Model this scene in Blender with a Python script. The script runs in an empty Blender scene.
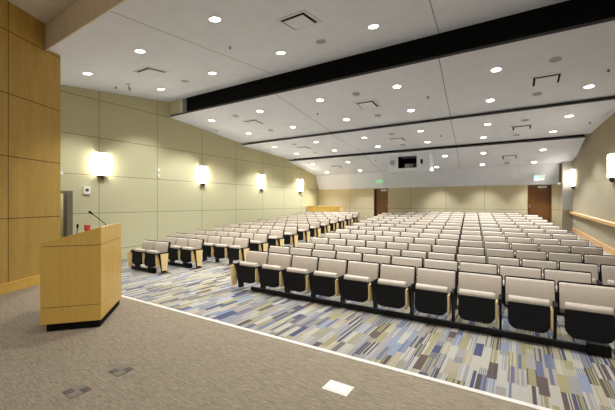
import bpy, bmesh, math
from mathutils import Vector, Matrix
from math import radians as R, sin, cos, pi

sc = bpy.context.scene
C = sc.collection

# ------------------------------------------------------------------ materials
def lin(c):
    return tuple(((x / 255) / 12.92 if x / 255 <= 0.04045 else ((x / 255 + 0.055) / 1.055) ** 2.4) for x in c) + (1.0,)

class NT:
    def __init__(s, name):
        s.m = bpy.data.materials.new(name); s.m.use_nodes = True
        s.t = s.m.node_tree; s.b = s.t.nodes['Principled BSDF']
        s.co = s.t.nodes.new('ShaderNodeTexCoord').outputs['Object']
    def n(s, kind, **kw):
        n = s.t.nodes.new('ShaderNode' + kind)
        for k, v in kw.items(): setattr(n, k, v)
        return n
    def link(s, a, b): s.t.links.new(a, b)
    def put(s, sock, v):
        if hasattr(v, 'is_output'): s.link(v, sock)
        else: sock.default_value = v
    def math(s, op, a, b=0.0, c=0.0):
        n = s.n('Math', operation=op)
        for i, v in enumerate((a, b, c)):
            s.put(n.inputs[i], v)
        return n.outputs[0]
    def xyz(s):
        n = s.n('SeparateXYZ'); s.link(s.co, n.inputs[0]); return n.outputs
    def mapped(s, scale):
        n = s.n('Mapping'); s.link(s.co, n.inputs['Vector']); n.inputs['Scale'].default_value = scale; return n.outputs[0]
    def noise(s, vec, scale=5, detail=3, rough=0.5):
        n = s.n('TexNoise'); s.link(vec, n.inputs['Vector'])
        n.inputs['Scale'].default_value = scale; n.inputs['Detail'].default_value = detail; n.inputs['Roughness'].default_value = rough
        return n.outputs['Fac']
    def ramp(s, fac, stops, const=False):
        n = s.n('ValToRGB'); e = n.color_ramp.elements
        if const: n.color_ramp.interpolation = 'CONSTANT'
        while len(e) < len(stops): e.new(0.5)
        for el, (p, c) in zip(e, stops):
            el.position = p; el.color = lin(c)
        s.link(fac, n.inputs['Fac']); return n.outputs['Color']
    def mix(s, fac, a, b):
        n = s.n('Mix', data_type='RGBA')
        s.put(n.inputs[0], fac); s.put(n.inputs[6], a); s.put(n.inputs[7], b)
        return n.outputs[2]
    def out(s, col, rough=0.6, metal=0.0, spec=0.5, bump=None, bs=0.2, bd=0.01):
        s.put(s.b.inputs['Base Color'], col)
        s.put(s.b.inputs['Roughness'], rough)
        s.b.inputs['Metallic'].default_value = metal
        s.b.inputs['Specular IOR Level'].default_value = spec
        if bump is not None:
            n = s.n('Bump'); n.inputs['Strength'].default_value = bs; n.inputs['Distance'].default_value = bd
            s.link(bump, n.inputs['Height']); s.link(n.outputs[0], s.b.inputs['Normal'])
        return s.m

def plain(name, c, rough=0.6, metal=0.0, spec=0.5, vary=0.06, scale=6):
    t = NT(name)
    lo = tuple(max(0, x * (1 - vary)) for x in c); hi = tuple(min(255, x * (1 + vary)) for x in c)
    return t.out(t.ramp(t.noise(t.co, scale), [(0.3, lo), (0.7, hi)]), rough, metal, spec)

def wood(name, dark, mid, light, grain=(40, 40, 1.6), rough=0.42, seams=()):
    t = NT(name)
    f = t.noise(t.mapped(grain), 3, 6, 0.65)
    g = t.noise(t.mapped(tuple(x * 0.25 for x in grain)), 2, 2)
    k = t.math('ADD', t.math('MULTIPLY', f, 0.65), t.math('MULTIPLY', g, 0.35))
    return t.out(t.ramp(k, [(0.3, dark), (0.5, mid), (0.72, light)]), rough, 0, 0.4)

def band(t, coord, values, half):
    """1 where coord is within half of any of the values"""
    acc = None
    for v in values:
        m = t.math('LESS_THAN', t.math('ABSOLUTE', t.math('SUBTRACT', coord, v)), half)
        acc = m if acc is None else t.math('MAXIMUM', acc, m)
    return acc

def panelled(name, c, axis, us, zs, rough=0.75, half=0.009, seam=(132, 125, 98)):
    """fabric wall panels with narrow open joints"""
    t = NT(name); o = t.xyz()
    m = t.math('MAXIMUM', band(t, o[axis], us, half), band(t, o[2], zs, half))
    lo = tuple(x * 0.97 for x in c); hi = tuple(min(255, x * 1.03) for x in c)
    base = t.ramp(t.noise(t.co, 60, 4), [(0.3, lo), (0.7, hi)])
    return t.out(t.mix(m, base, lin(seam)), rough, 0, 0.25)

M = {}
WC = (198, 192, 155)
ZL = [0.37, 1.50, 2.63, 3.76, 4.89]
M['wall_left'] = panelled('fabric panels left', WC, 1, [3.28, 5.18, 7.1, 9.05, 10.95, 12.8, 14.6, 16.3], ZL)
M['wall_back'] = panelled('fabric panels back', (196, 184, 152), 0, [-8.47, -6.68, -4.89, -3.09, -1.34], [1.50])
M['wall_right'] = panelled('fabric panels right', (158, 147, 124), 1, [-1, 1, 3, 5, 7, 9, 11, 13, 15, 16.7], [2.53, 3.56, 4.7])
M['tan'] = plain('tan paint', WC, 0.75, vary=0.02)
M['lipshade'] = plain('dark lip shade', (70, 70, 70), 0.6)  # dark grey standing in for shade on the panel lips
M['tanceil'] = plain('beige stage ceiling paint', (222, 216, 206), 0.75, vary=0.02)
M['white'] = plain('white paint', (224, 228, 238), 0.7, vary=0.015)
M['offwhite'] = plain('white enamel', (230, 228, 222), 0.35, vary=0.02)
M['black'] = plain('matt black', (9, 9, 10), 0.8, spec=0.2, vary=0.1)
M['blackmetal'] = plain('black steel', (11, 11, 12), 0.5, spec=0.3, vary=0.1)
M['charcoal'] = plain('black moulded plastic', (4, 4, 5), 0.55, spec=0.25, vary=0.1)
M['frametan'] = plain('bronze grey door frame', (112, 104, 84), 0.5, vary=0.04)
M['darkgrey'] = plain('dark grey steel', (70, 66, 58), 0.5, vary=0.08)
M['grey'] = plain('grey grille', (166, 166, 166), 0.6, vary=0.04, scale=80)
M['chrome'] = plain('satin metal', (170, 168, 162), 0.3, 0.9)
M['strip'] = plain('pale stage nosing', (214, 206, 196), 0.5, vary=0.03)
M['red'] = plain('red plastic', (190, 50, 38), 0.4)
M['paper'] = plain('white paper', (240, 238, 232), 0.8, vary=0.01)
M['maple'] = wood('maple veneer', (216, 172, 78), (226, 183, 90), (233, 194, 104), rough=0.38)
M['maple_pale'] = wood('pale maple', (226, 194, 130), (236, 206, 144), (242, 216, 160), (60, 60, 3))
M['railwood'] = wood('oak rail', (186, 142, 92), (200, 158, 106), (212, 172, 122), (3, 30, 30))
M['doorwood'] = wood('walnut door veneer', (96, 60, 26), (116, 76, 36), (134, 90, 46), (40, 40, 1.4), 0.35)

def wall_wood():
    t = NT('oak wall panels'); 
    f = t.noise(t.mapped((14, 14, 1.2)), 4, 6, 0.65)
    g = t.noise(t.mapped((3, 3, .4)), 2, 2)
    k = t.math('ADD', t.math('MULTIPLY', f, 0.6), t.math('MULTIPLY', g, 0.4))
    base = t.ramp(k, [(0.3, (174, 138, 62)), (0.5, (188, 153, 76)), (0.72, (202, 168, 92))])
    o = t.xyz()
    m = t.math('MAXIMUM', band(t, o[0], [-1.16], 0.008), band(t, o[2], [1.52, 2.64, 3.76, 4.88], 0.008))
    return t.out(t.mix(m, base, lin((95, 64, 28))), 0.4, 0, 0.35)
M['wall_wood'] = wall_wood()

def ceil_mat(name, seams):
    t = NT(name); o = t.xyz(); acc = None
    for x0, y0, sl in seams:
        d = t.math('ABSOLUTE', t.math('SUBTRACT', o[0], t.math('ADD', x0 - sl * y0, t.math('MULTIPLY', o[1], sl))))
        m = t.math('LESS_THAN', d, 0.011); acc = m if acc is None else t.math('MAXIMUM', acc, m)
    base = t.ramp(t.noise(t.co, 3), [(0.3, (220, 224, 236)), (0.7, (225, 229, 241))])
    return t.out(t.mix(acc, base, lin((150, 150, 148))), 0.75, 0, 0.2)
M['ceil'] = ceil_mat('white gypsum ceiling', [(-1.27, 6.0, -0.095), (-5.6, 2.9, -0.05)])

def stage_carpet():
    t = NT('loop pile stage carpet')
    a = t.noise(t.mapped((5, 70, 1)), 3, 4, 0.7)
    b = t.noise(t.co, 150, 2)
    k = t.math('ADD', t.math('MULTIPLY', a, 0.75), t.math('MULTIPLY', b, 0.25))
    col = t.ramp(k, [(0.35, (106, 94, 77)), (0.5, (138, 125, 106)), (0.65, (170, 157, 137))])
    return t.out(col, 0.95, 0, 0.1, bump=b, bs=0.2, bd=0.004)
M['stage_carpet'] = stage_carpet()

def plank_carpet():
    t = NT('striped plank carpet'); o = t.xyz()
    W, L = 0.088, 0.40
    u = t.math('DIVIDE', o[0], W); ci = t.math('FLOOR', u)
    wn = t.n('TexWhiteNoise', noise_dimensions='1D'); t.link(ci, wn.inputs['W'])
    v = t.math('ADD', t.math('DIVIDE', o[1], L), t.math('MULTIPLY', wn.outputs['Value'], 7.3)); ri = t.math('FLOOR', v)
    cv = t.n('CombineXYZ'); t.link(ci, cv.inputs[0]); t.link(ri, cv.inputs[1])
    w2 = t.n('TexWhiteNoise', noise_dimensions='2D'); t.link(cv.outputs[0], w2.inputs['Vector'])
    r1 = w2.outputs['Value']
    sp = t.n('SeparateColor'); t.link(w2.outputs['Color'], sp.inputs[0]); r2 = sp.outputs[1]; r3 = sp.outputs[2]
    pal = [(0, (140, 134, 130)), (.15, (158, 144, 120)), (.29, (148, 138, 96)), (.40, (124, 132, 150)), (.52, (146, 138, 132)), (.62, (66, 70, 98)),
           (.73, (170, 162, 146)), (.85, (88, 72, 64)), (.92, (104, 108, 128))]
    mute = lambda P: [(p, tuple(.82 * x + .18 * (sum(c) / 3 * .55 + 52) for x in c)) for p, c in P]
    base = t.ramp(r1, mute(pal), True)
    pal2 = [(0, (170, 164, 152)), (.24, (92, 94, 116)), (.42, (174, 164, 134)), (.62, (140, 130, 92)), (.8, (74, 66, 66))]
    alt = t.ramp(r2, mute(pal2), True)
    # narrow lengthwise stripes in some planks, cross ticks in a few
    fs = t.math('FLOOR', t.math('MULTIPLY', u, 8.0))
    w3 = t.n('TexWhiteNoise', noise_dimensions='2D'); cv2 = t.n('CombineXYZ'); t.link(fs, cv2.inputs[0]); t.link(ri, cv2.inputs[1]); t.link(cv2.outputs[0], w3.inputs['Vector'])
    stripe = t.math('MULTIPLY', t.math('GREATER_THAN', w3.outputs['Value'], 0.52), t.math('GREATER_THAN', r3, 0.24))
    comb = t.math('GREATER_THAN', t.math('FRACT', t.math('MULTIPLY', u, 5.0)), 0.55)
    tick = t.math('MULTIPLY', t.math('MULTIPLY', comb, t.math('LESS_THAN', t.math('FRACT', v), 0.4)), t.math('LESS_THAN', r3, 0.14))
    col = t.mix(t.math('MAXIMUM', stripe, tick), base, alt)
    n = t.noise(t.co, 220, 2)
    return t.out(t.mix(t.math('MULTIPLY', n, 0.26), col, lin((70, 66, 66))), 0.95, 0, 0.1)
M['plank_carpet'] = plank_carpet()

def leather(name, c):
    t = NT(name)
    n = t.noise(t.co, 14, 3); b = t.noise(t.co, 160, 2)
    lo = tuple(x * 0.985 for x in c); hi = tuple(min(255, x * 1.015) for x in c)
    return t.out(t.ramp(n, [(0.3, lo), (0.7, hi)]), 0.4, 0, 0.45, bump=b, bs=0.05, bd=0.002)
M['beige'] = leather('beige vinyl upholstery', (178, 164, 147))

def emit(name, c, strength):
    t = NT(name)
    t.b.inputs['Base Color'].default_value = lin(c)
    t.b.inputs['Emission Color'].default_value = lin(c)
    t.b.inputs['Emission Strength'].default_value = strength
    n = t.noise(t.co, 4); t.link(t.ramp(n, [(0.3, tuple(x * .98 for x in c)), (0.7, c)]), t.b.inputs['Emission Color'])
    return t.m
M['lens'] = emit('lit downlight lens', (255, 250, 240), 9)
M['shade'] = emit('lit sconce shade', (255, 246, 226), 36)
M['shade_dim'] = emit('lit sconce shade, dimmed', (255, 246, 226), 15)
M['exit_green'] = emit('lit green letters', (70, 205, 150), 1.2)

# ------------------------------------------------------------------ mesh helpers
def bm_new(): return bmesh.new()

def box(bm, x0, x1, y0, y1, z0, z1, bev=0.0, seg=2):
    r = bmesh.ops.create_cube(bm, size=1.0)
    vs = r['verts']
    for v in vs:
        v.co = Vector(((x0 + x1) / 2 + v.co.x * (x1 - x0), (y0 + y1) / 2 + v.co.y * (y1 - y0), (z0 + z1) / 2 + v.co.z * (z1 - z0)))
    if bev > 0:
        es = list({e for v in vs for e in v.link_edges})
        bmesh.ops.bevel(bm, geom=es, offset=bev, segments=seg, affect='EDGES', profile=0.5)
    return bm

def prism(bm, pts, axis, a, b):
    """extrude a 2-D outline along an axis: axis 0 -> pts are (y,z); 1 -> (x,z); 2 -> (x,y)"""
    def P(p, h):
        return Vector((h, p[0], p[1])) if axis == 0 else Vector((p[0], h, p[1])) if axis == 1 else Vector((p[0], p[1], h))
    va = [bm.verts.new(P(p, a)) for p in pts]; vb = [bm.verts.new(P(p, b)) for p in pts]
    n = len(pts)
    bm.faces.new(va); bm.faces.new(list(reversed(vb)))
    for i in range(n):
        bm.faces.new((va[i], vb[i], vb[(i + 1) % n], va[(i + 1) % n]))
    bmesh.ops.recalc_face_normals(bm, faces=bm.faces[:])
    return bm

def cyl(bm, p, q, r0, r1=None, seg=16):
    p = Vector(p); q = Vector(q); d = q - p
    m = Matrix.Translation((p + q) / 2) @ d.to_track_quat('Z', 'Y').to_matrix().to_4x4()
    bmesh.ops.create_cone(bm, cap_ends=True, segments=seg, radius1=r0, radius2=r0 if r1 is None else r1, depth=d.length, matrix=m)
    return bm

def ring(bm, r0, r1, z0, z1, seg=24):
    prof = [(r0, z0), (r1, z0), (r1, z1), (r0, z1)]
    rows = []
    for i in range(seg):
        a = 2 * pi * i / seg
        rows.append([bm.verts.new((cos(a) * r, sin(a) * r, z)) for r, z in prof])
    for i in range(seg):
        A, B = rows[i], rows[(i + 1) % seg]
        for k in range(4):
            bm.faces.new((A[k], B[k], B[(k + 1) % 4], A[(k + 1) % 4]))
    bmesh.ops.recalc_face_normals(bm, faces=bm.faces[:])
    return bm

def obj(name, bm, mat, parent=None, smooth=False):
    me = bpy.data.meshes.new(name); bm.to_mesh(me); bm.free()
    me.materials.append(M[mat] if isinstance(mat, str) else mat)
    if smooth:
        for p in me.polygons: p.use_smooth = True
    o = bpy.data.objects.new(name, me); C.objects.link(o)
    if parent: o.parent = parent
    return o

def tag(o, label, cat, group=None):
    o['label'] = label; o['category'] = cat
    if group: o['group'] = group
    return o

def thing(name, label, cat, loc=(0, 0, 0), rot=(0, 0, 0), group=None):
    o = bpy.data.objects.new(name, None); C.objects.link(o)
    o.empty_display_size = 0.1; o.location = loc; o.rotation_euler = rot
    return tag(o, label, cat, group)

def struct(name, bm, mat):
    o = obj(name, bm, mat); o['kind'] = 'structure'; return o

def dup(root, loc=None, rot=None, label=None, group=None):
    r = root.copy(); C.objects.link(r)
    if loc is not None: r.location = loc
    if rot is not None: r.rotation_euler = rot
    if label: r['label'] = label
    if group: r['group'] = group
    for ch in list(root.children):
        c = ch.copy(); C.objects.link(c); c.parent = r
        for g in list(ch.children):
            d = g.copy(); C.objects.link(d); d.parent = c
    return r

ORD = ['first', 'second', 'third', 'fourth', 'fifth', 'sixth', 'seventh', 'eighth', 'ninth', 'tenth', 'eleventh', 'twelfth', 'thirteenth', 'fourteenth']

# ------------------------------------------------------------------ the setting
XW, YB = -10.65, 18.3
SL, Y0 = 0.0587, 7.25
def fz(y): return max(0.0, SL * (y - Y0))
def xr(y): return 1.97 + 0.07 * (17.7 - y)          # right wall

ST = 0.2                                             # stage height
YS = 3.18                                            # stage edge
bm = bm_new(); prism(bm, [(YS - .02, -.2), (20, -.2), (20, fz(20)), (Y0, 0), (YS - .02, 0)], 0, -13, 4.2); struct('floor', bm, 'plank_carpet')
bm = bm_new(); box(bm, -13, 4.2, -4, YS - .04, -.2, ST); struct('floor', bm, 'stage_carpet')
bm = bm_new(); box(bm, -8.24, 4.2, YS - .04, YS + .015, -.1, ST + .004); struct('trim_1', bm, 'strip')

WT = 6.4
# left wall with a door opening between y 3.3 and 4.47
bm = bm_new(); box(bm, XW - .2, XW, 4.47, YB + .4, -.2, WT); box(bm, XW - .2, XW, 1.0, 4.47, 2.14, WT); box(bm, XW - .2, XW, 1.0, 3.3, -.2, 2.14)
struct('wall_left', bm, 'wall_left')
# lobby behind that opening
bm = bm_new(); box(bm, -13, -12.3, 2.6, 5.4, -.1, 2.7); struct('wall_lobby', bm, 'tan')
bm = bm_new(); box(bm, -12.3, XW - .2, 4.75, 5.0, 0, 2.7); struct('wall_lobby_side', bm, 'tan')
bm = bm_new(); box(bm, -12.5, XW - .2, 2.6, 5.0, 2.5, 2.6); struct('ceiling_lobby', bm, 'white')
d = bm_new(); box(d, XW - .22, XW + .02, 4.33, 4.47, 0, 2.14); box(d, XW - .22, XW + .02, 3.3, 4.33, 2.07, 2.14); struct('trim_2', d, 'frametan')
# back wall, two door openings
bm = bm_new()
DL, DR = (-6.97, -6.14), (0.41, 1.30)
ys = YB + .25
for a, b in ((XW - .2, DL[0]), (DL[1], DR[0]), (DR[1], 2.4)): box(bm, a, b, YB, ys, -.2, WT)
for a, b in (DL, DR): box(bm, a, b, YB, ys, 2.64, WT)
struct('wall_back', bm, 'wall_back')

def door(name, a, b):
    z0 = fz(YB)
    f = bm_new(); box(f, a, b, YB + .18, YB + .24, z0, 2.62); dr = struct(name, f, 'doorwood')
    h = bm_new(); box(h, (a + .06 if a > -2 else b - .12), (a + .10 if a > -2 else b - .08), YB + .12, YB + .18, z0 + .92, z0 + 1.08, .008); obj('door_handle', h, 'chrome', dr)
    h = bm_new(); box(h, (a + b) / 2 - .05, (a + b) / 2 + .28, YB + .10, YB + .18, 2.48, 2.56, .008); obj('door_closer', h, 'offwhite', dr)
    j = bm_new(); box(j, a - .0, a + .035, YB - .012, YB + .18, z0, 2.62); box(j, b - .035, b, YB - .012, YB + .18, z0, 2.62); obj('door_frame', j, 'doorwood', dr)
door('door_1', *DL); door('door_2', *DR)

# right wall: long angled part, step, and short part next to the corner
bm = bm_new()
prism(bm, [(xr(-1.5), -1.5), (xr(-1.5) + .3, -1.5), (2.6, 17.95), (1.62, 17.95), (1.62, 17.7), (xr(17.7), 17.7)], 2, -.2, WT)
struct('wall_right', bm, 'wall_right')
bm = bm_new(); box(bm, 1.62, 2.4, 17.95, YB + .1, -.2, WT); struct('wall_back_right', bm, 'tan')
bm = bm_new(); box(bm, 1.63, 1.96, 17.68, 17.70, 1.49, 4.0); struct('trim_3', bm, 'grey')
# baseboard following the ramp
bm = bm_new()
def strip_on_right(bm, y0, y1, za0, zb0, za1, zb1, t):
    P = []
    for y, za, zb in ((y0, za0, zb0), (y1, za1, zb1)):
        for x, z in ((xr(y), za), (xr(y) - t, za), (xr(y) - t, zb), (xr(y), zb)):
            P.append(bm.verts.new((x, y, z)))
    a, b = P[:4], P[4:]
    bm.faces.new(a); bm.faces.new(b[::-1])
    for i in range(4): bm.faces.new((a[i], b[i], b[(i + 1) % 4], a[(i + 1) % 4]))
    bmesh.ops.recalc_face_normals(bm, faces=bm.faces[:])
strip_on_right(bm, 17.65, 7.3, fz(17.65), fz(17.65) + .18, fz(7.3), fz(7.3) + .18, .03)
struct('baseboard_right', bm, 'railwood')

# stage side wall of oak panels (splayed)
WA = Vector((-8.26, 3.24, 0)); WD = Vector((-0.473, 0.881, 0)).normalized()
ang = math.atan2(WD.y, WD.x)
bm = bm_new(); box(bm, -9, 0, 0, .25, 0, WT)
w = struct('wall_stage', bm, 'wall_wood'); w.location = (WA.x, WA.y, 0); w.rotation_euler = (0, 0, ang)
bm = bm_new(); box(bm, -9, .0, -.03, 0, ST, ST + .16); box(bm, -9, .0, -.036, 0, ST + .16, ST + .175)
w = struct('baseboard_stage', bm, 'maple'); w.location = (WA.x, WA.y, 0); w.rotation_euler = (0, 0, ang)

# ceilings: four sloping white panels, each stepping down from the one before
H = 1.8
CE = {1: (H + 3.12, 2.93, .114), 2: (H + 3.10, 7.58, -.1021), 3: (H + 2.62, 11.3, -.0565), 4: (H + 2.28, 15.02, -.2)}
def cz(k, y):
    z, y0, s = CE[k]; return z + s * (y - y0)
def slab(k, y0, y1, t, x1=4):
    b = bm_new(); prism(b, [(y0, cz(k, y0)), (y1, cz(k, y1)), (y1, cz(k, y1) + t), (y0, cz(k, y0) + t)], 0, XW, x1)
    return struct('ceiling', b, 'ceil')
def edge1(x): return 2.935 - .026 * (x + 8.14)          # front edge over the stage, not quite square to the hall
b = bm_new()
va = [b.verts.new((x, y, cz(1, y) + dz)) for dz in (0, .12) for x, y in ((XW, edge1(XW)), (4, edge1(4)), (4, 7.6), (XW, 7.6))]
for f in ((0, 1, 2, 3), (7, 6, 5, 4), (0, 4, 5, 1), (1, 5, 6, 2), (2, 6, 7, 3), (3, 7, 4, 0)): b.faces.new([va[i] for i in f])
bmesh.ops.recalc_face_normals(b, faces=b.faces[:]); struct('ceiling', b, 'ceil')
slab(2, 7.58, 11.34, .05)
slab(3, 11.3, 15.06, .05)
slab(4, 15.02, 17.98, .05, 2.02)
# dark strips painting the shade on the unlit front lips of the lower panels
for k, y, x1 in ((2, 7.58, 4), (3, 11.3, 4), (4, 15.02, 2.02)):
    b = bm_new(); box(b, XW + .05, x1, y - .012, y, cz(k, y) + .006, cz(k, y) + .06); struct('trim_%d' % (k + 10), b, 'lipshade')
# upper stage ceiling and its fascia
bm = bm_new(); box(bm, -12, 4.2, -3, 3.1, H + 3.62, H + 3.74); struct('ceiling', bm, 'tanceil')
bm = bm_new(); prism(bm, [(-10.6, edge1(-10.6) - .03), (4.2, edge1(4.2) - .03), (4.2, edge1(4.2)), (-10.6, edge1(-10.6))], 2, H + 3.085, H + 3.62); struct('trim_4', bm, 'tanceil')
# black boards closing the gaps, painted for the unlit void above the panels
bm = bm_new(); box(bm, -10.0, 3.4, 7.8, 7.86, 4.9, 5.75); struct('trim_5', bm, 'black')
bm = bm_new(); box(bm, -10.03, 3.4, 7.6, 7.8, 5.62, 5.66); struct('trim_6', bm, 'black')
bm = bm_new(); box(bm, XW, -10.05, 7.62, 7.86, 4.9, 5.6); struct('wall_slot_end', bm, 'tan')
bm = bm_new(); box(bm, -10.05, -9.97, 7.60, 7.86, 4.9, 5.6); struct('trim_7', bm, 'offwhite')
for k, y, x1 in ((3, 11.36, 2.9), (4, 15.08, 2.0)):
    bm = bm_new(); box(bm, XW + .3, x1, y, y + .05, cz(k, y) + .03, cz(k, y) + .45); struct('trim_%d' % (k + 5), bm, 'black')
# white sloping soffit above the back wall
bm = bm_new(); prism(bm, [(17.9, 3.50), (18.29, 2.64), (18.29, 4.2), (17.9, 4.2)], 0, XW + .02, 1.55); struct('trim_10', bm, 'white')

# ------------------------------------------------------------------ ceiling fittings
def on_ceiling(k, x, y, dz=0.0):
    s = math.atan(CE[k][2])
    return (x, y, cz(k, y) + dz), (s, 0, 0)

LIGHTS = [
 (1, [(-9.16, 4.18), (-6.85, 4.16), (-4.53, 4.14)]), (1, [(-9.28, 6.31), (-6.95, 6.26), (-4.66, 6.26), (-2.41, 6.31)]),
 (2, [(-9.43, 8.46), (-7.14, 8.45), (-4.88, 8.47), (-2.62, 8.52), (-0.4, 8.6)]), (2, [(-9.24, 10.22), (-7.07, 10.24), (-4.88, 10.26), (-2.73, 10.29), (-0.62, 10.4), (1.47, 10.42)]),
 (3, [(-9.43, 12.18), (-7.18, 12.13), (-5.08, 12.29), (-2.91, 12.22), (-0.81, 12.31), (1.3, 12.39)]), (3, [(-9.36, 13.91), (-7.26, 13.96), (-5.14, 13.97), (-3.07, 14.02), (-1.06, 14.1), (1.05, 14.21)]),
 (4, [(-9.56, 15.77), (-7.43, 15.79), (-2.73, 15.91), (-1.2, 15.88), (0.86, 15.98)]), (4, [(-9.5, 17.33), (-7.42, 17.33), (-3.38, 17.47), (-1.36, 17.46), (0.63, 17.52)]),
]
spot = bpy.data.lights.new('lamp', 'SPOT'); spot.energy = 310; spot.spot_size = R(102); spot.spot_blend = 0.6; spot.shadow_soft_size = 0.09; spot.color = (0.95, 0.985, 1.0)
spot_rear = spot.copy(); spot_rear.energy = 340           # the lower rear panels are dimmed
proto = None
for i, (k, row) in enumerate(LIGHTS):
    for j, (x, y) in enumerate(row):
        loc, rot = on_ceiling(k, x, y)
        lab = 'lit round recessed downlight, %s from the left in the %s light row from the stage' % (ORD[j], ORD[i])
        if proto is None:
            proto = thing('downlight', lab, 'light', loc, rot, 'recessed downlights in the white ceiling')
            b = bm_new(); ring(b, .098, .122, -.010, .03, 28); obj('trim_ring', b, 'offwhite', proto)
            b = bm_new(); cyl(b, (0, 0, -.004), (0, 0, .02), .0975, seg=28); obj('lens', b, 'lens', proto)
            l = bpy.data.objects.new('lamp', spot); C.objects.link(l); l.parent = proto; l.location = (0, 0, -.03)
        else:
            c = dup(proto, loc, rot, lab)
            if k >= 3:
                for q in c.children:
                    if q.type == 'LIGHT': q.data = spot_rear

VENTS = [(1, [(-7.94, 5.12), (-3.42, 5.16)]), (2, [(-8.1, 9.26), (-3.76, 9.35), (0.58, 9.62)]), (3, [(-8.31, 12.91), (-4.01, 13.11), (0.13, 13.2)]), (4, [(-8.45, 16.53), (-0.27, 16.62)])]
CN = {1: 'first', 2: 'second', 3: 'third', 4: 'fourth'}
proto = None
for k, row in VENTS:
    for j, (x, y) in enumerate(row):
        loc, rot = on_ceiling(k, x, y)
        lab = 'square white ceiling vent, %s from the left on the %s ceiling panel from the stage' % (ORD[j], CN[k])
        if proto is None:
            proto = thing('ceiling_vent', lab, 'vent', loc, rot, 'square air vents in the white ceiling')
            b = bm_new(); prism(b, [(-.3, -.3), (.3, -.3), (.3, .3), (-.3, .3)], 2, -.004, .012); obj('throat', b, 'black', proto)
            b = bm_new()
            for s in (-1, 1):
                box(b, -.31, .31, s * .285 - .025, s * .285 + .025, -.016, .004); box(b, s * .285 - .025, s * .285 + .025, -.27, .27, -.016, .004)
            obj('frame', b, 'white', proto)
            b = bm_new(); box(b, -.215, .215, -.215, .215, -.034, -.022, .004); obj('plaque', b, 'white', proto)
        else:
            dup(proto, loc, rot, lab)

SPK = [(1, [(-8.06, 6.25), (-3.6, 6.29)]), (2, [(-8.26, 8.48), (-3.75, 8.51), (0.68, 8.64), (-8.12, 10.25), (-3.8, 10.31), (0.44, 10.43)]), (3, [(-8.27, 12.1), (-3.95, 12.17), (0.21, 12.33), (-8.35, 14.07), (-4.09, 14.07), (-0.01, 14.21)]), (4, [(-0.39, 17.45)])]
proto = None
for k, row in SPK:
    for j, (x, y) in enumerate(row):
        loc, rot = on_ceiling(k, x, y)
        half = '' if k in (1, 4) else (' front' if j < 3 else ' rear')
        lab = 'round grey speaker, %s in%s row of %s ceiling panel from the stage' % (['leftmost', 'middle', 'rightmost'][j % 3] if k in (2, 3) else ['left', 'right'][j % 2] if k == 1 else 'single one', half, CN[k])
        if proto is None:
            proto = thing('ceiling_speaker', lab, 'speaker', loc, rot, 'round speakers in the white ceiling')
            b = bm_new(); ring(b, .088, .108, -.012, .01, 28); obj('rim', b, 'grey', proto)
            b = bm_new(); cyl(b, (0, 0, -.006), (0, 0, .01), .089, seg=28); obj('grille', b, 'grey', proto)
        else:
            dup(proto, loc, rot, lab)

SPR = [(1, -5.25, 5.22, 'between the second and third downlights near the stage'), (1, -9.91, 5.28, 'beside the left wall near the pendant camera'), (2, -5.49, 9.36, 'left of centre on the second ceiling panel'),
       (2, -2.06, 9.47, 'near the right joint of the second ceiling panel'), (2, 1.68, 9.6, 'at the far right of the second ceiling panel'), (2, -10.16, 9.36, 'by the left wall on the second ceiling panel'),
       (3, 1.91, 13.37, 'at the far right of the third ceiling panel'), (3, -2.39, 13.16, 'in the middle of the third ceiling panel'), (4, -5.91, 15.76, 'left of the projector housing')]
proto = None
for k, x, y, wh in SPR:
    loc, rot = on_ceiling(k, x, y)
    lab = 'small sprinkler head ' + wh
    if proto is None:
        proto = thing('sprinkler_head', lab, 'sprinkler', loc, rot, 'sprinkler heads on the ceiling')
        b = bm_new(); cyl(b, (0, 0, -.01), (0, 0, .004), .035, seg=16); obj('escutcheon', b, 'grey', proto)
        b = bm_new(); cyl(b, (0, 0, -.045), (0, 0, -.008), .014, .014, 12); cyl(b, (0, 0, -.05), (0, 0, -.044), .028, seg=14); obj('deflector', b, 'darkgrey', proto)
    else:
        dup(proto, loc, rot, lab)
loc, rot = on_ceiling(1, -9.41, 5.37)
t = thing('pendant_camera', 'small white pendant camera hanging from the ceiling near the left wall', 'camera', loc, rot)
b = bm_new(); cyl(b, (0, 0, -.06), (0, 0, .004), .05, seg=18); obj('base', b, 'offwhite', t)
b = bm_new(); cyl(b, (.0, 0, -.05), (.03, -.02, -.13), .014, seg=10); obj('arm', b, 'grey', t)
b = bm_new(); cyl(b, (-.02, .03, -.16), (.11, -.06, -.14), .035, .04, 16); obj('body', b, 'grey', t)

# ------------------------------------------------------------------ projector in its housing
PX0, PX1, PY0, PY1, PZ0 = -5.08, -3.24, 15.2, 15.95, 3.24
t = thing('projector_housing', 'white projector housing hung under the rear ceiling panel', 'projector housing', ((PX0 + PX1) / 2, PY0, PZ0))
cx = (PX0 + PX1) / 2; W = PX1 - PX0; top = cz(4, PY0) - PZ0; tb = cz(4, PY1) - PZ0
OX0, OX1, OZ0, OZ1 = -4.63 - cx, -3.79 - cx, .15, .68
b = bm_new()
prism(b, [(-W / 2, 0), (W / 2, 0), (W / 2, OZ0), (-W / 2, OZ0)], 1, 0, .03)
prism(b, [(-W / 2, OZ0), (OX0, OZ0), (OX0, OZ1), (-W / 2, OZ1)], 1, 0, .03)
prism(b, [(OX1, OZ0), (W / 2, OZ0), (W / 2, OZ1), (OX1, OZ1)], 1, 0, .03)
prism(b, [(-W / 2, OZ1), (W / 2, OZ1), (W / 2, top), (-W / 2, top)], 1, 0, .03)
obj('front_panel', b, 'white', t)
b = bm_new(); prism(b, [(.03, 0), (PY1 - PY0, 0), (PY1 - PY0, tb), (.03, cz(4, PY0 + .03) - PZ0)], 0, W / 2 - .03, W / 2); obj('side_panel', b, 'white', t)
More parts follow.
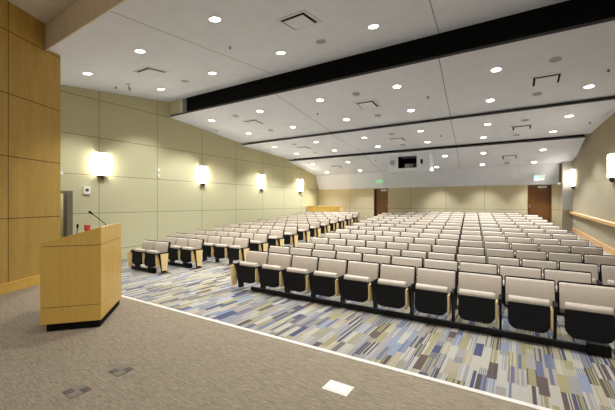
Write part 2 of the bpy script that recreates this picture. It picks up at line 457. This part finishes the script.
b = bm_new(); prism(b, [(.03, 0), (PY1 - PY0, 0), (PY1 - PY0, tb), (.03, cz(4, PY0 + .03) - PZ0)], 0, -W / 2, -W / 2 + .03); obj('side_panel', b, 'white', t)
b = bm_new(); box(b, -W / 2 + .03, W / 2 - .03, .03, PY1 - PY0, 0, .03); obj('bottom_panel', b, 'white', t)
b = bm_new(); box(b, -W / 2 + .03, W / 2 - .03, PY1 - PY0 - .03, PY1 - PY0, .03, tb); obj('back_panel', b, 'black', t)
b = bm_new(); cyl(b, (-W / 2 + .2, -.008, .42), (-W / 2 + .2, .002, .42), .13, seg=24); obj('speaker_grille', b, 'grey', t)
b = bm_new(); box(b, OX1 + .17, OX1 + .27, -.02, 0, .30, .50, .01); obj('sensor_window', b, 'charcoal', t)
for lx in (OX0 - .03, OX1 - .005):
    b = bm_new(); box(b, lx, lx + .035, .031, .55, .03, .72); obj('liner', b, 'black', t)
pj = thing('projector', 'grey projector standing inside the white ceiling housing', 'projector', (cx, PY0 + .12, PZ0 + .03))
b = bm_new(); box(b, -.2, .26, 0, .42, .11, .34, .02); obj('body', b, 'darkgrey', pj)
b = bm_new(); cyl(b, (.12, -.05, .23), (.12, .01, .23), .085, seg=24); o = obj('lens_barrel', b, 'charcoal', pj)
b = bm_new(); cyl(b, (.12, -.056, .23), (.12, -.048, .23), .06, seg=20); obj('lens_glass', b, 'chrome', o)
b = bm_new(); box(b, -.22, .28, .03, .4, 0, .11, .01); obj('cradle', b, 'blackmetal', pj)
b = bm_new(); box(b, -.19, .02, -.006, .004, .15, .30, .004); obj('vent_grille', b, 'grey', pj)

# ------------------------------------------------------------------ exit signs
def exit_sign(x, y, z, label, w=.40, h=.24):
    t = thing('exit_sign', label, 'sign', (x, y, z), (0, 0, 0), 'exit signs on the soffit')
    b = bm_new(); box(b, -w / 2, w / 2, 0, .03, 0, h, .008); obj('sign_plate', b, 'offwhite', t)
    b = bm_new(); box(b, -.05, .05, .03, .16, h * .4, h * .75); obj('bracket', b, 'offwhite', t)
    cu = bpy.data.curves.new('lettering', 'FONT'); cu.body = 'EXIT'; cu.size = h * .82; cu.align_x = 'CENTER'; cu.align_y = 'CENTER'; cu.extrude = .003; cu.space_character = 1.05
    tmp = bpy.data.objects.new('lettering_source', cu); C.objects.link(tmp)
    bpy.context.view_layer.update()
    me = bpy.data.meshes.new_from_object(tmp.evaluated_get(bpy.context.evaluated_depsgraph_get()))
    bpy.data.objects.remove(tmp)
    me.materials.clear(); me.materials.append(M['exit_green'])
    o = bpy.data.objects.new('lettering', me); C.objects.link(o); o.parent = t
    o.location = (0, -.004, h / 2); o.rotation_euler = (pi / 2, 0, 0)
exit_sign(-6.5, 17.92, 2.88, 'green lit exit sign above the left back door')
exit_sign(0.83, 17.92, 2.80, 'green lit exit sign above the right back door')

# ------------------------------------------------------------------ wall sconces
def make_sconce(loc, rz, label):
    t = thing('wall_sconce', label, 'wall lamp', loc, (0, 0, rz), 'glowing sconces on the side walls')
    # local +x points away from the wall
    b = bm_new(); box(b, 0, .02, -.10, .10, -.40, .40, .004); obj('back_plate', b, 'chrome', t)
    b = bm_new(); box(b, .02, .12, -.14, .14, -.33, .33, .02); obj('lamp_shade', b, 'shade', t)
    b = bm_new(); box(b, .015, .125, -.145, .145, .33, .342); obj('top_cap', b, 'chrome', t)
    b = bm_new(); box(b, .015, .125, -.145, .145, -.342, -.33); obj('bottom_cap', b, 'chrome', t)
    b = bm_new(); cyl(b, (.06, 0, -.345), (.06, 0, -.43), .07, .045, 20); cyl(b, (.06, 0, -.43), (.06, 0, -.47), .045, .015, 20); obj('finial', b, 'darkgrey', t)
    return t
s0 = None
for j, (y, z) in enumerate(((5.24, 2.97), (9.08, 2.92), (12.7, 2.84), (16.15, 2.81))):
    lab = 'glowing white wall sconce, %s from the stage on the left wall' % ORD[j]
    if s0 is None: s0 = make_sconce((XW, y, z), 0, lab)
    else: dup(s0, (XW, y, z), (0, 0, 0), lab)
for j, (y, z) in enumerate(((12.6, 2.85), (17.35, 2.83))):
    c = dup(s0, (xr(y), y, z), (0, 0, pi + math.atan(0.07)), 'glowing white wall sconce on the right wall, %s' % ('nearer the camera above the handrail' if j == 0 else 'farther one beside the back corner'))
    for q in c.children:
        if q.name.startswith('lamp_shade'):
            q.data = q.data.copy(); q.data.materials[0] = M['shade_dim']
# unseen fill lamps added above the stage, then the first light row continued off-frame
stage = spot.copy(); stage.energy = 135; stage.spot_size = R(125)
for x, y in ((-6.4, .2), (-4.2, .2), (-2.0, .2), (.2, .2), (2.2, .2)):
    l = bpy.data.objects.new('unseen_lamp', stage); C.objects.link(l); l.location = (x, y, H + 3.6)
for x in (-2.2, 0, 2.1):
    l = bpy.data.objects.new('unseen_lamp', spot); C.objects.link(l); l.location = (x, 4.2, cz(1, 4.2) - .03)
lobby = bpy.data.lights.new('lobby_fill', 'POINT'); lobby.energy = 14; lobby.shadow_soft_size = .15; lobby.color = (1, .93, .8)  # unseen light added to brighten the lobby
l = bpy.data.objects.new('lobby_fill', lobby); C.objects.link(l); l.location = (-11.6, 4.2, 2.3)
# small wall devices
t = thing('wall_thermostat', 'white wall control box beside the left side door', 'wall control', (XW, 4.83, 2.16))
b = bm_new(); box(b, 0, .04, -.09, .09, -.11, .11, .01); obj('body', b, 'offwhite', t)
b = bm_new(); box(b, .04, .046, -.035, .045, -.02, .06); obj('screen', b, 'darkgrey', t)
t = thing('wall_sensor', 'small white sensor on the left wall between two sconces', 'sensor', (XW, 7.15, 2.86))
b = bm_new(); box(b, 0, .03, -.05, .05, .04, .16, .01); obj('upper_body', b, 'offwhite', t)
b = bm_new(); box(b, 0, .03, -.05, .05, -.16, -.06, .01); obj('lower_body', b, 'offwhite', t)
t = thing('wall_sensor', 'small white sensor box at the top of the left side door', 'sensor', (XW, 4.2, 2.62))
b = bm_new(); box(b, 0, .03, -.035, .035, -.05, .05, .01); obj('body', b, 'offwhite', t)
for nm, (x, y, z), lab in (('corner_camera', (XW, 17.5, 2.63), 'small white dome camera on left wall by back corner'), ('corner_camera', (1.62, 17.83, 2.62), 'small white dome camera in the right back corner')):
    s = 1 if x < -5 else -1
    t = thing(nm, lab, 'camera', (x, y, z), (0, 0, 0), 'dome cameras in the back corners')
    b = bm_new(); box(b, min(0, s * .04), max(0, s * .04), -.04, .04, -.02, .08, .006); obj('bracket', b, 'offwhite', t)
    b = bm_new(); bmesh.ops.create_uvsphere(b, u_segments=16, v_segments=10, radius=.06, matrix=Matrix.Translation((s * .09, 0, 0))); obj('dome', b, 'offwhite', t, True)
def outlet(loc, rz, label):
    t = thing('wall_outlet', label, 'outlet', loc, (0, 0, rz), 'white wall outlets')
    b = bm_new(); box(b, 0, .012, -.04, .04, -.06, .06, .003); obj('cover_plate', b, 'offwhite', t)
    b = bm_new(); box(b, .012, .016, -.018, .018, -.04, -.008); box(b, .012, .016, -.018, .018, .008, .04); obj('socket', b, 'grey', t)
outlet((-7.44, YB, 1.02), -pi / 2, 'white wall outlet left of the left back door')
outlet((xr(17.2), 17.2, 1.02), pi + math.atan(.07), 'white wall outlet under the far end of the handrail')

# handrail on the right wall
t = thing('handrail', 'light wooden handrail sloping along the right wall', 'handrail', (xr(17.65), 17.65, 1.40))
def rail_piece(name, y0, y1, t0, t1, za, zb, mat):
    b = bm_new(); P = []
    for y in (y0, y1):
        zc = 1.40 - .0386 * (17.65 - y)
        for x, z in ((xr(y) - t0, zc + za), (xr(y) - t1, zc + za), (xr(y) - t1, zc + zb), (xr(y) - t0, zc + zb)):
            P.append(b.verts.new((x - xr(17.65), y - 17.65, z - 1.40)))
    a, c = P[:4], P[4:]
    b.faces.new(a); b.faces.new(c[::-1])
    for i in range(4): b.faces.new((a[i], c[i], c[(i + 1) % 4], a[(i + 1) % 4]))
    bmesh.ops.recalc_face_normals(b, faces=b.faces[:])
    return obj(name, b, mat, t)
rail_piece('rail', 17.65, 8.0, .04, .12, -.045, .045, 'railwood')
rail_piece('backing_board', 17.65, 8.0, .0, .04, -.06, .05, 'railwood')
rail_piece('top_highlight', 17.6, 8.0, .06, .10, .045, .05, 'offwhite')  # white strip painting the highlight along the top of the rail

# ------------------------------------------------------------------ control desk at the back
dz = fz(17.1)
t = thing('control_desk', 'light wooden control desk in the back left corner', 'desk', (-9.5, 16.92, dz))
b = bm_new(); prism(b, [(-1.1, 0), (1.0, 0), (1.0, 1.0), (-1.1, 1.0)], 1, 0, .04); obj('front_panel', b, 'maple', t)
b = bm_new(); prism(b, [(.04, -.02), (.5, -.02), (.5, 1.0), (.04, 1.0)], 0, .96, 1.0); obj('side_panel', b, 'maple_pale', t)
b = bm_new(); prism(b, [(-.02, 1.0), (.52, 1.0), (.52, 1.04), (-.02, 1.04)], 0, -1.1, 1.04); obj('worktop', b, 'maple', t)
b = bm_new(); prism(b, [(.04, -.02), (.5, -.02), (.5, 1.0), (.04, 1.0)], 0, -1.1, -1.06); obj('side_panel', b, 'maple', t)

# ------------------------------------------------------------------ podium
A0 = Vector((-4.54, 2.23)); e1 = Vector((-.75, .66)).normalized()      # along the front, to the audience's left
pa = math.atan2(e1.y, e1.x)
t = thing('podium', 'light maple podium with sloped top standing on the stage', 'podium', (A0.x, A0.y, ST), (0, 0, pa))
# local x along the front panel, local +y towards the speaker, z up
PW, PD = 1.06, .66
def h_at(y): return 1.29 - (1.29 - 1.10) * y / PD
def side(x0, x1, name, y0, y1, z0, z1f, mat='maple'):
    b = bm_new()
    prism(b, [(y0, z0), (y1, z0), (y1, z1f(y1)), (y0, z1f(y0))], 0, x0, x1)
    return obj(name, b, mat, t)
zs1, zs2, gap = .30, 1.06, .007
cst = lambda z: (lambda y: z)
# carcass, lower band, main panels, top band, leaving thin dark joints
b = bm_new(); prism(b, [(.012, .10), (PD - .01, .10), (PD - .01, h_at(PD) - .05), (.012, h_at(0) - .05)], 0, .012, PW - .012); obj('carcass', b, 'darkgrey', t)
for x0, x1 in ((0, .012), (PW - .012, PW)):
    side(x0, x1, 'side_band', 0, PD, .095, cst(zs1 - gap / 2 + .0))
    side(x0, x1, 'side_panel', 0, PD, zs1 + gap / 2, cst(zs2 - gap / 2))
    side(x0, x1, 'side_band', 0, PD, zs2 + gap / 2, h_at)
def front(x0, x1, z0, z1, name):
    b = bm_new(); box(b, x0, x1, -.0, .012, z0, z1); return obj(name, b, 'maple', t)
front(.012, PW - .012, .095, zs1 - gap / 2, 'front_band')
front(.012, PW * .5 - gap / 2, zs1 + gap / 2, zs2 - gap / 2, 'front_panel')
front(PW * .5 + gap / 2, PW - .012, zs1 + gap / 2, zs2 - gap / 2, 'front_panel')
front(.012, PW - .012, zs2 + gap / 2, h_at(0), 'front_band')
b = bm_new(); prism(b, [(.012, h_at(0) - .05), (PD, h_at(PD) - .05), (PD, h_at(PD) - .02), (.012, h_at(0) - .02)], 0, .012, PW - .012); obj('reading_top', b, 'maple', t)
b = bm_new(); box(b, .02, PW - .03, .02, PD - .06, 0, .10); obj('plinth', b, 'black', t)
sl = math.atan((1.29 - 1.10) / PD)
def on_podium(x, y, dz=0.0):
    v = Matrix.Rotation(pa, 3, 'Z') @ Vector((x, y, 0)); return (A0.x + v.x, A0.y + v.y, ST + h_at(y) - .02 + dz)
p = thing('paper_sheet', 'white sheets of paper lying on top of the podium', 'paper', on_podium(.48, .24), (-sl, 0, pa))
p.rotation_euler = (Matrix.Rotation(pa, 3, 'Z') @ Matrix.Rotation(-sl, 3, 'X')).to_euler()
b = bm_new(); box(b, -.22, .22, -.15, .15, .012, .022); obj('sheet', b, 'paper', p)
b = bm_new(); box(b, -.2, .2, -.16, .16, 0, .012); obj('folder', b, 'offwhite', p)
# gooseneck microphone
p = thing('gooseneck_microphone', 'black gooseneck microphone rising from the podium top', 'microphone', on_podium(.52, .06))
b = bm_new(); cyl(b, (0, 0, -.03), (0, 0, .012), .026, seg=18); obj('base', b, 'blackmetal', p)
pts = [Vector((0, 0, .01))]
dirw = Vector((-.85, -.53, 0))
for i in range(1, 9):
    s_ = i / 8; pts.append(Vector((0, 0, .01)) + dirw * (.22 * s_) + Vector((0, 0, .185 * (s_ ** .85))))
b = bm_new()
for q0, q1 in zip(pts, pts[1:]): cyl(b, q0, q1, .006, seg=8)
obj('gooseneck', b, 'blackmetal', p)
b = bm_new(); d_ = (pts[-1] - pts[-2]).normalized(); cyl(b, pts[-1] - d_ * .005, pts[-1] + d_ * .05, .012, .016, 12); obj('capsule', b, 'black', p, True)
p = thing('paper_cup', 'red cup standing on the podium behind the papers', 'cup', on_podium(.76, .38))
b = bm_new(); cyl(b, (0, 0, 0), (0, 0, .105), .032, .042, 18); obj('body', b, 'red', p, True)
b = bm_new(); cyl(b, (0, 0, .105), (0, 0, .115), .045, .043, 18); obj('lid', b, 'red', p)
p = thing('desk_microphone', 'slim black stick microphone on the low edge of the podium top', 'microphone', on_podium(.80, .53))
b = bm_new(); cyl(b, (0, 0, -.01), (0, 0, .015), .04, seg=18); obj('base', b, 'blackmetal', p)
b = bm_new(); cyl(b, (0, 0, .01), (.02, .0, .12), .006, seg=8); obj('stem', b, 'blackmetal', p)
b = bm_new(); cyl(b, (.02, 0, .115), (.03, 0, .17), .012, .015, 12); obj('capsule', b, 'black', p)

# ------------------------------------------------------------------ floor boxes on the stage
def floor_box(x, y, w, d, mat, inner, label):
    t = thing('floor_box', label, 'floor box', (x, y, ST), (0, 0, 0), 'cover plates in the stage floor')
    b = bm_new(); box(b, -w / 2, w / 2, -d / 2, d / 2, 0, .006, .002, 1); obj('frame', b, mat, t)
    for s in (-1, 1):
        b = bm_new(); box(b, s * w * .22 - w * .19, s * w * .22 + w * .19, -d * .36, d * .36, .006, .011, .002, 1); obj('lid', b, inner, t)
    return t
M['boxlight'] = plain('pale plastic', (232, 222, 212), 0.5, vary=0.02)
M['boxlid'] = plain('white plastic lid', (240, 234, 228), 0.5, vary=0.02)
M['boxbrown'] = plain('carpet grey plate', (120, 108, 92), 0.8, vary=0.05, scale=60)
M['boxslot'] = plain('dark slot plate', (84, 76, 72), 0.6, vary=0.08)
floor_box(-1.31, 2.585, .235, .165, 'boxlight', 'boxlid', 'white floor outlet plate in the stage carpet near the nosing')
def carpet_box(x, y, label):
    t = thing('floor_box', label, 'floor box', (x, y, ST), (0, 0, 0), 'cover plates in the stage floor')
    b = bm_new(); box(b, -.083, .083, -.082, .082, 0, .005, .002, 1); obj('frame', b, 'boxbrown', t)
    for sx, sy in ((-.045, -.045), (.04, .045)):
        b = bm_new(); box(b, sx - .035, sx + .035, sy - .03, sy + .03, .005, .008); obj('slot', b, 'boxslot', t)
carpet_box(-3.17, 1.365, 'grey square floor box in the stage carpet, nearer the bottom left')
carpet_box(-3.2, 1.755, 'grey square floor box in the stage carpet, nearer the podium')

# ------------------------------------------------------------------ seats
def pad_mesh(w, prof, cols, bulge):
    """closed upholstered pad: prof is a closed (y,z) outline, swept across x with rounded ends"""
    b = bm_new(); rows = []
    cyy = sum(p[0] for p in prof) / len(prof); czz = sum(p[1] for p in prof) / len(prof)
    xs = [(-1, .80), (-.985, .93), (-.94, 1.0), (-.5, 1.0), (0, 1.0), (.5, 1.0), (.94, 1.0), (.985, .93), (1, .80)]
    for x, k in xs:
        rows.append([b.verts.new((x * w / 2, cyy + (p[0] - cyy) * (k if k == 1 else k * .9) - bulge * (1 - x * x), czz + (p[1] - czz) * (0.96 + .04 * (k - .8) / .2))) for p in prof])
    n = len(prof)
    for A, B in zip(rows, rows[1:]):
        for i in range(n): b.faces.new((A[i], B[i], B[(i + 1) % n], A[(i + 1) % n]))
    b.faces.new(rows[0][::-1]); b.faces.new(rows[-1])
    bmesh.ops.recalc_face_normals(b, faces=b.faces[:])
    return b

def round_poly(w, z0, z1, rb, rt, n=5):
    pts = []
    for cxx, czz, r, a0 in ((w / 2 - rb, z0 + rb, rb, -90), (w / 2 - rt, z1 - rt, rt, 0), (-w / 2 + rt, z1 - rt, rt, 90), (-w / 2 + rb, z0 + rb, rb, 180)):
        for i in range(n + 1):
            a = R(a0 + 90 * i / n); pts.append((cxx + r * cos(a), czz + r * sin(a)))
    return pts

def tilt(bm, deg, y, z):
    bmesh.ops.rotate(bm, verts=bm.verts[:], cent=(0, y, z), matrix=Matrix.Rotation(R(deg), 3, 'X'))

CH = {}
def make_chair(W):
    """tip-up seat, seat raised; faces -y; origin on the floor at the middle of the unit"""
    t = thing('auditorium_seat', 'x', 'seat', (0, 0, 0))
    # backrest: pad in front, dark shell behind with a thin rim showing
    b = bm_new(); prism(b, round_poly(W - .020, .37, .788, .03, .028), 1, .112, .15); tilt(b, -11, .13, .40)
    shell_bm = b
    prof = [(.06, .40), (.05, .45), (.052, .60), (.058, .735), (.068, .762), (.09, .768), (.112, .767), (.114, .39), (.085, .385)]
    b = pad_mesh(W - .05, prof, 9, -.004); tilt(b, -11, .13, .40)
    back = obj('backrest', b, 'beige', t, True)
    sh = obj('back_shell', shell_bm, 'charcoal', back)
    # raised seat: beige cushion with black pan on the side that shows
    prof = [(-.055, .46), (-.075, .49), (-.078, .535), (-.06, .57), (-.025, .582), (.02, .57), (.04, .52), (.045, .32), (.03, .24), (-.02, .23), (-.05, .26)]
    b = pad_mesh(W - .15, prof, 9, .0)
    for v in b.verts: v.co.y -= .09; v.co.x -= .014
    tilt(b, -5, -.12, .3)
    seat = obj('seat', b, 'beige', t, True)
    b = bm_new(); prism(b, round_poly(W - .14, .175, .505, .10, .012, 7), 1, -.105, -.045)
    for v in b.verts:                                   # dished face, belly pushed out low down
        if v.co.y < -.08: v.co.y -= .014 * (1 - ((v.co.z - .3) / .2) ** 2); v.co.x *= .965
        v.co.y -= .09; v.co.x -= .014
    tilt(b, -5, -.12, .3)
    obj('seat_pan', b, 'charcoal', seat)
    b = bm_new(); box(b, -(W - .17) / 2 - .014, (W - .17) / 2 - .014, -.185, -.172, .487, .495); tilt(b, -5, -.12, .3); obj('pan_highlight', b, 'chrome', seat)  # bright strip standing in for the gloss line where pan meets cushion
    # standard on the +x side, armrest, folded tablet
    def standard(x):
        b = bm_new(); prism(b, [(-.03, 0), (.09, 0), (.10, .36), (.13, .50), (-.14, .50), (-.09, .36)], 0, x - .014, x + .014); s = obj('standard', b, 'blackmetal', t)
        b = bm_new(); box(b, x - .03, x + .03, -.09, .15, 0, .02, .004, 1); obj('foot', b, 'blackmetal', s)
        b = bm_new(); box(b, x - .021, x + .021, -.17, .15, .50, .53, .01, 2); obj('armrest', b, 'charcoal', t)
    standard(W / 2 - .031)
    pts = [(-.17, .475), (-.17, .25), (-.158, .215), (-.13, .19), (-.04, .19), (-.015, .215), (0, .25), (0, .475)]
    b = bm_new(); prism(b, pts, 0, W / 2 - .085, W / 2 - .06); obj('tablet_arm', b, 'maple_pale', t)
    return t

def add_end(t, x, panel, far):
    if far and panel: x -= .05
    """end standard and wooden end panel on the outer seat of a row"""
    b = bm_new(); prism(b, [(-.03, 0), (.09, 0), (.10, .36), (.13, .50), (-.14, .50), (-.09, .36)], 0, x - .02, x + .02) if far else None
    if far:
        s = obj('standard', b, 'blackmetal', t)
        b = bm_new(); box(b, x - .026, x + .026, -.17, .15, .50, .53, .01, 2); obj('armrest', b, 'charcoal', t)
    else: b.free()
    if panel:
        sgn = 1 if x > 0 else -1
        o = x + sgn * .022
        q = 0 if x > 0 else -.15
        b = bm_new(); prism(b, [(-.06 + q, .075), (.07 + q, .075), (.115 + q, .50), (-.105 + q, .50)], 0, min(o, o + sgn * .022), max(o, o + sgn * .022)); obj('end_panel', b, 'maple_pale', t)

def chair_row(block, k, xs, W, ends):
    key = round(W, 3); yb = 5.5 + .92 * k - .22; z = fz(yb)
    blk = 'wide block' if block == 'c' else 'narrow left block'
    n = len(xs)
    for j, x in enumerate(xs):
        rowname = 'front' if k == 0 else ORD[k]
        lab = 'beige tip-up seat, %s from the left in the %s row of the %s' % (ORD[j], rowname, blk)
        if key not in CH:
            CH[key] = make_chair(W); c = CH[key]; c.location = (x, yb, z); c['label'] = lab
            CH[key]['group'] = 'tip-up seats in the ' + blk
        else:
            base = CH[key]
            c = base.copy(); C.objects.link(c); c.location = (x, yb, z); c['label'] = lab; c['group'] = 'tip-up seats in the ' + blk
            for ch in list(base.children):
                if ch.name.startswith('end_panel') or ch.get('extra'): continue
                q = ch.copy(); C.objects.link(q); q.parent = c
                for g in list(ch.children):
                    qq = g.copy(); C.objects.link(qq); qq.parent = q
        PENDING.append((c, j == 0, j == n - 1, W, ends))
PENDING = []
def cells(x0, n, W): return [x0 + W * (i + .5) for i in range(n)]
def col(k): return -1.04 - .096 * (k - 2)
chair_row('c', 0, cells(-.76 - 4.2, 10, .6), .6, (True, False))
chair_row('c', 1, cells(-.86 - 4.2, 10, .6), .6, (True, False))
for k in range(2, 13): chair_row('c', k, cells(col(k) - 3.85, 12, .55), .55, (True, True))
chair_row('c', 13, cells(col(13) - 3.3, 10, .55), .55, (True, True))
chair_row('l', 0, cells(-7.66 - 1.13, 2, .565), .565, (True, True))
chair_row('l', 1, cells(-7.44 - 1.695, 3, .565), .565, (False, True))
for k in range(2, 13):
    chair_row('l', k, cells(-6.55 - .055 * (k - 2) - 3.39, 6, .565), .565, (False, True))
for c, first, last, W, ends in PENDING:
    if first: add_end(c, -W / 2, ends[0], True)
    if last: add_end(c, W / 2, ends[1], False)

# floor rails in front of the first rows
def floor_rail(x0, x1, y, label, bx):
    t = thing('floor_rail', label, 'floor rail', (x0, y, 0), (0, 0, 0), 'black floor rails under the first rows')
    b = bm_new(); box(b, 0, x1 - x0, -.04, .02, .012, .085, .006, 1); obj('beam', b, 'blackmetal', t)
    b = bm_new(); box(b, bx - .11 - x0, bx + .11 - x0, -.075, .035, 0, .13, .012, 2); obj('end_box', b, 'charcoal', t)
    n = max(2, int((x1 - x0) / 1.2) + 1)
    for i in range(n):
        x = .08 + (x1 - x0 - .16) * i / (n - 1)
        b = bm_new(); box(b, x - .04, x + .04, -.03, .01, 0, .012); obj('foot', b, 'blackmetal', t)
floor_rail(-4.62, .72, 5.21, 'long black floor rail under the front row of the wide block', .82)
floor_rail(-8.95, -8.1, 5.21, 'short black floor rail under the front row of the narrow left block', -8.0)
floor_rail(-9.05, -7.85, 6.13, 'black floor rail under the second row of the narrow left block', -7.75)

# ------------------------------------------------------------------ camera, world, view
cam = bpy.data.cameras.new('camera'); co = bpy.data.objects.new('camera', cam); C.objects.link(co)
cam.sensor_width = 36; cam.lens = 334 / 615 * 36; cam.clip_start = .05; cam.shift_y = -2 / 615
co.location = (0, 0, 1.8); co.rotation_euler = (pi / 2, 0, math.atan(209.5 / 334))
sc.camera = co

w = bpy.data.worlds.new('room fill'); sc.world = w; w.use_nodes = True
bg = w.node_tree.nodes['Background']; bg.inputs[0].default_value = (.96, .98, 1, 1); bg.inputs[1].default_value = 0.3

sc.view_settings.view_transform = 'Standard'; sc.view_settings.look = 'None'; sc.view_settings.gamma = 1; sc.view_settings.exposure = 0.28
sc.view_settings.use_curve_mapping = False
sc.cycles.use_denoising = True
sc.cycles.max_bounces = 10; sc.cycles.diffuse_bounces = 6; sc.cycles.sample_clamp_indirect = 6
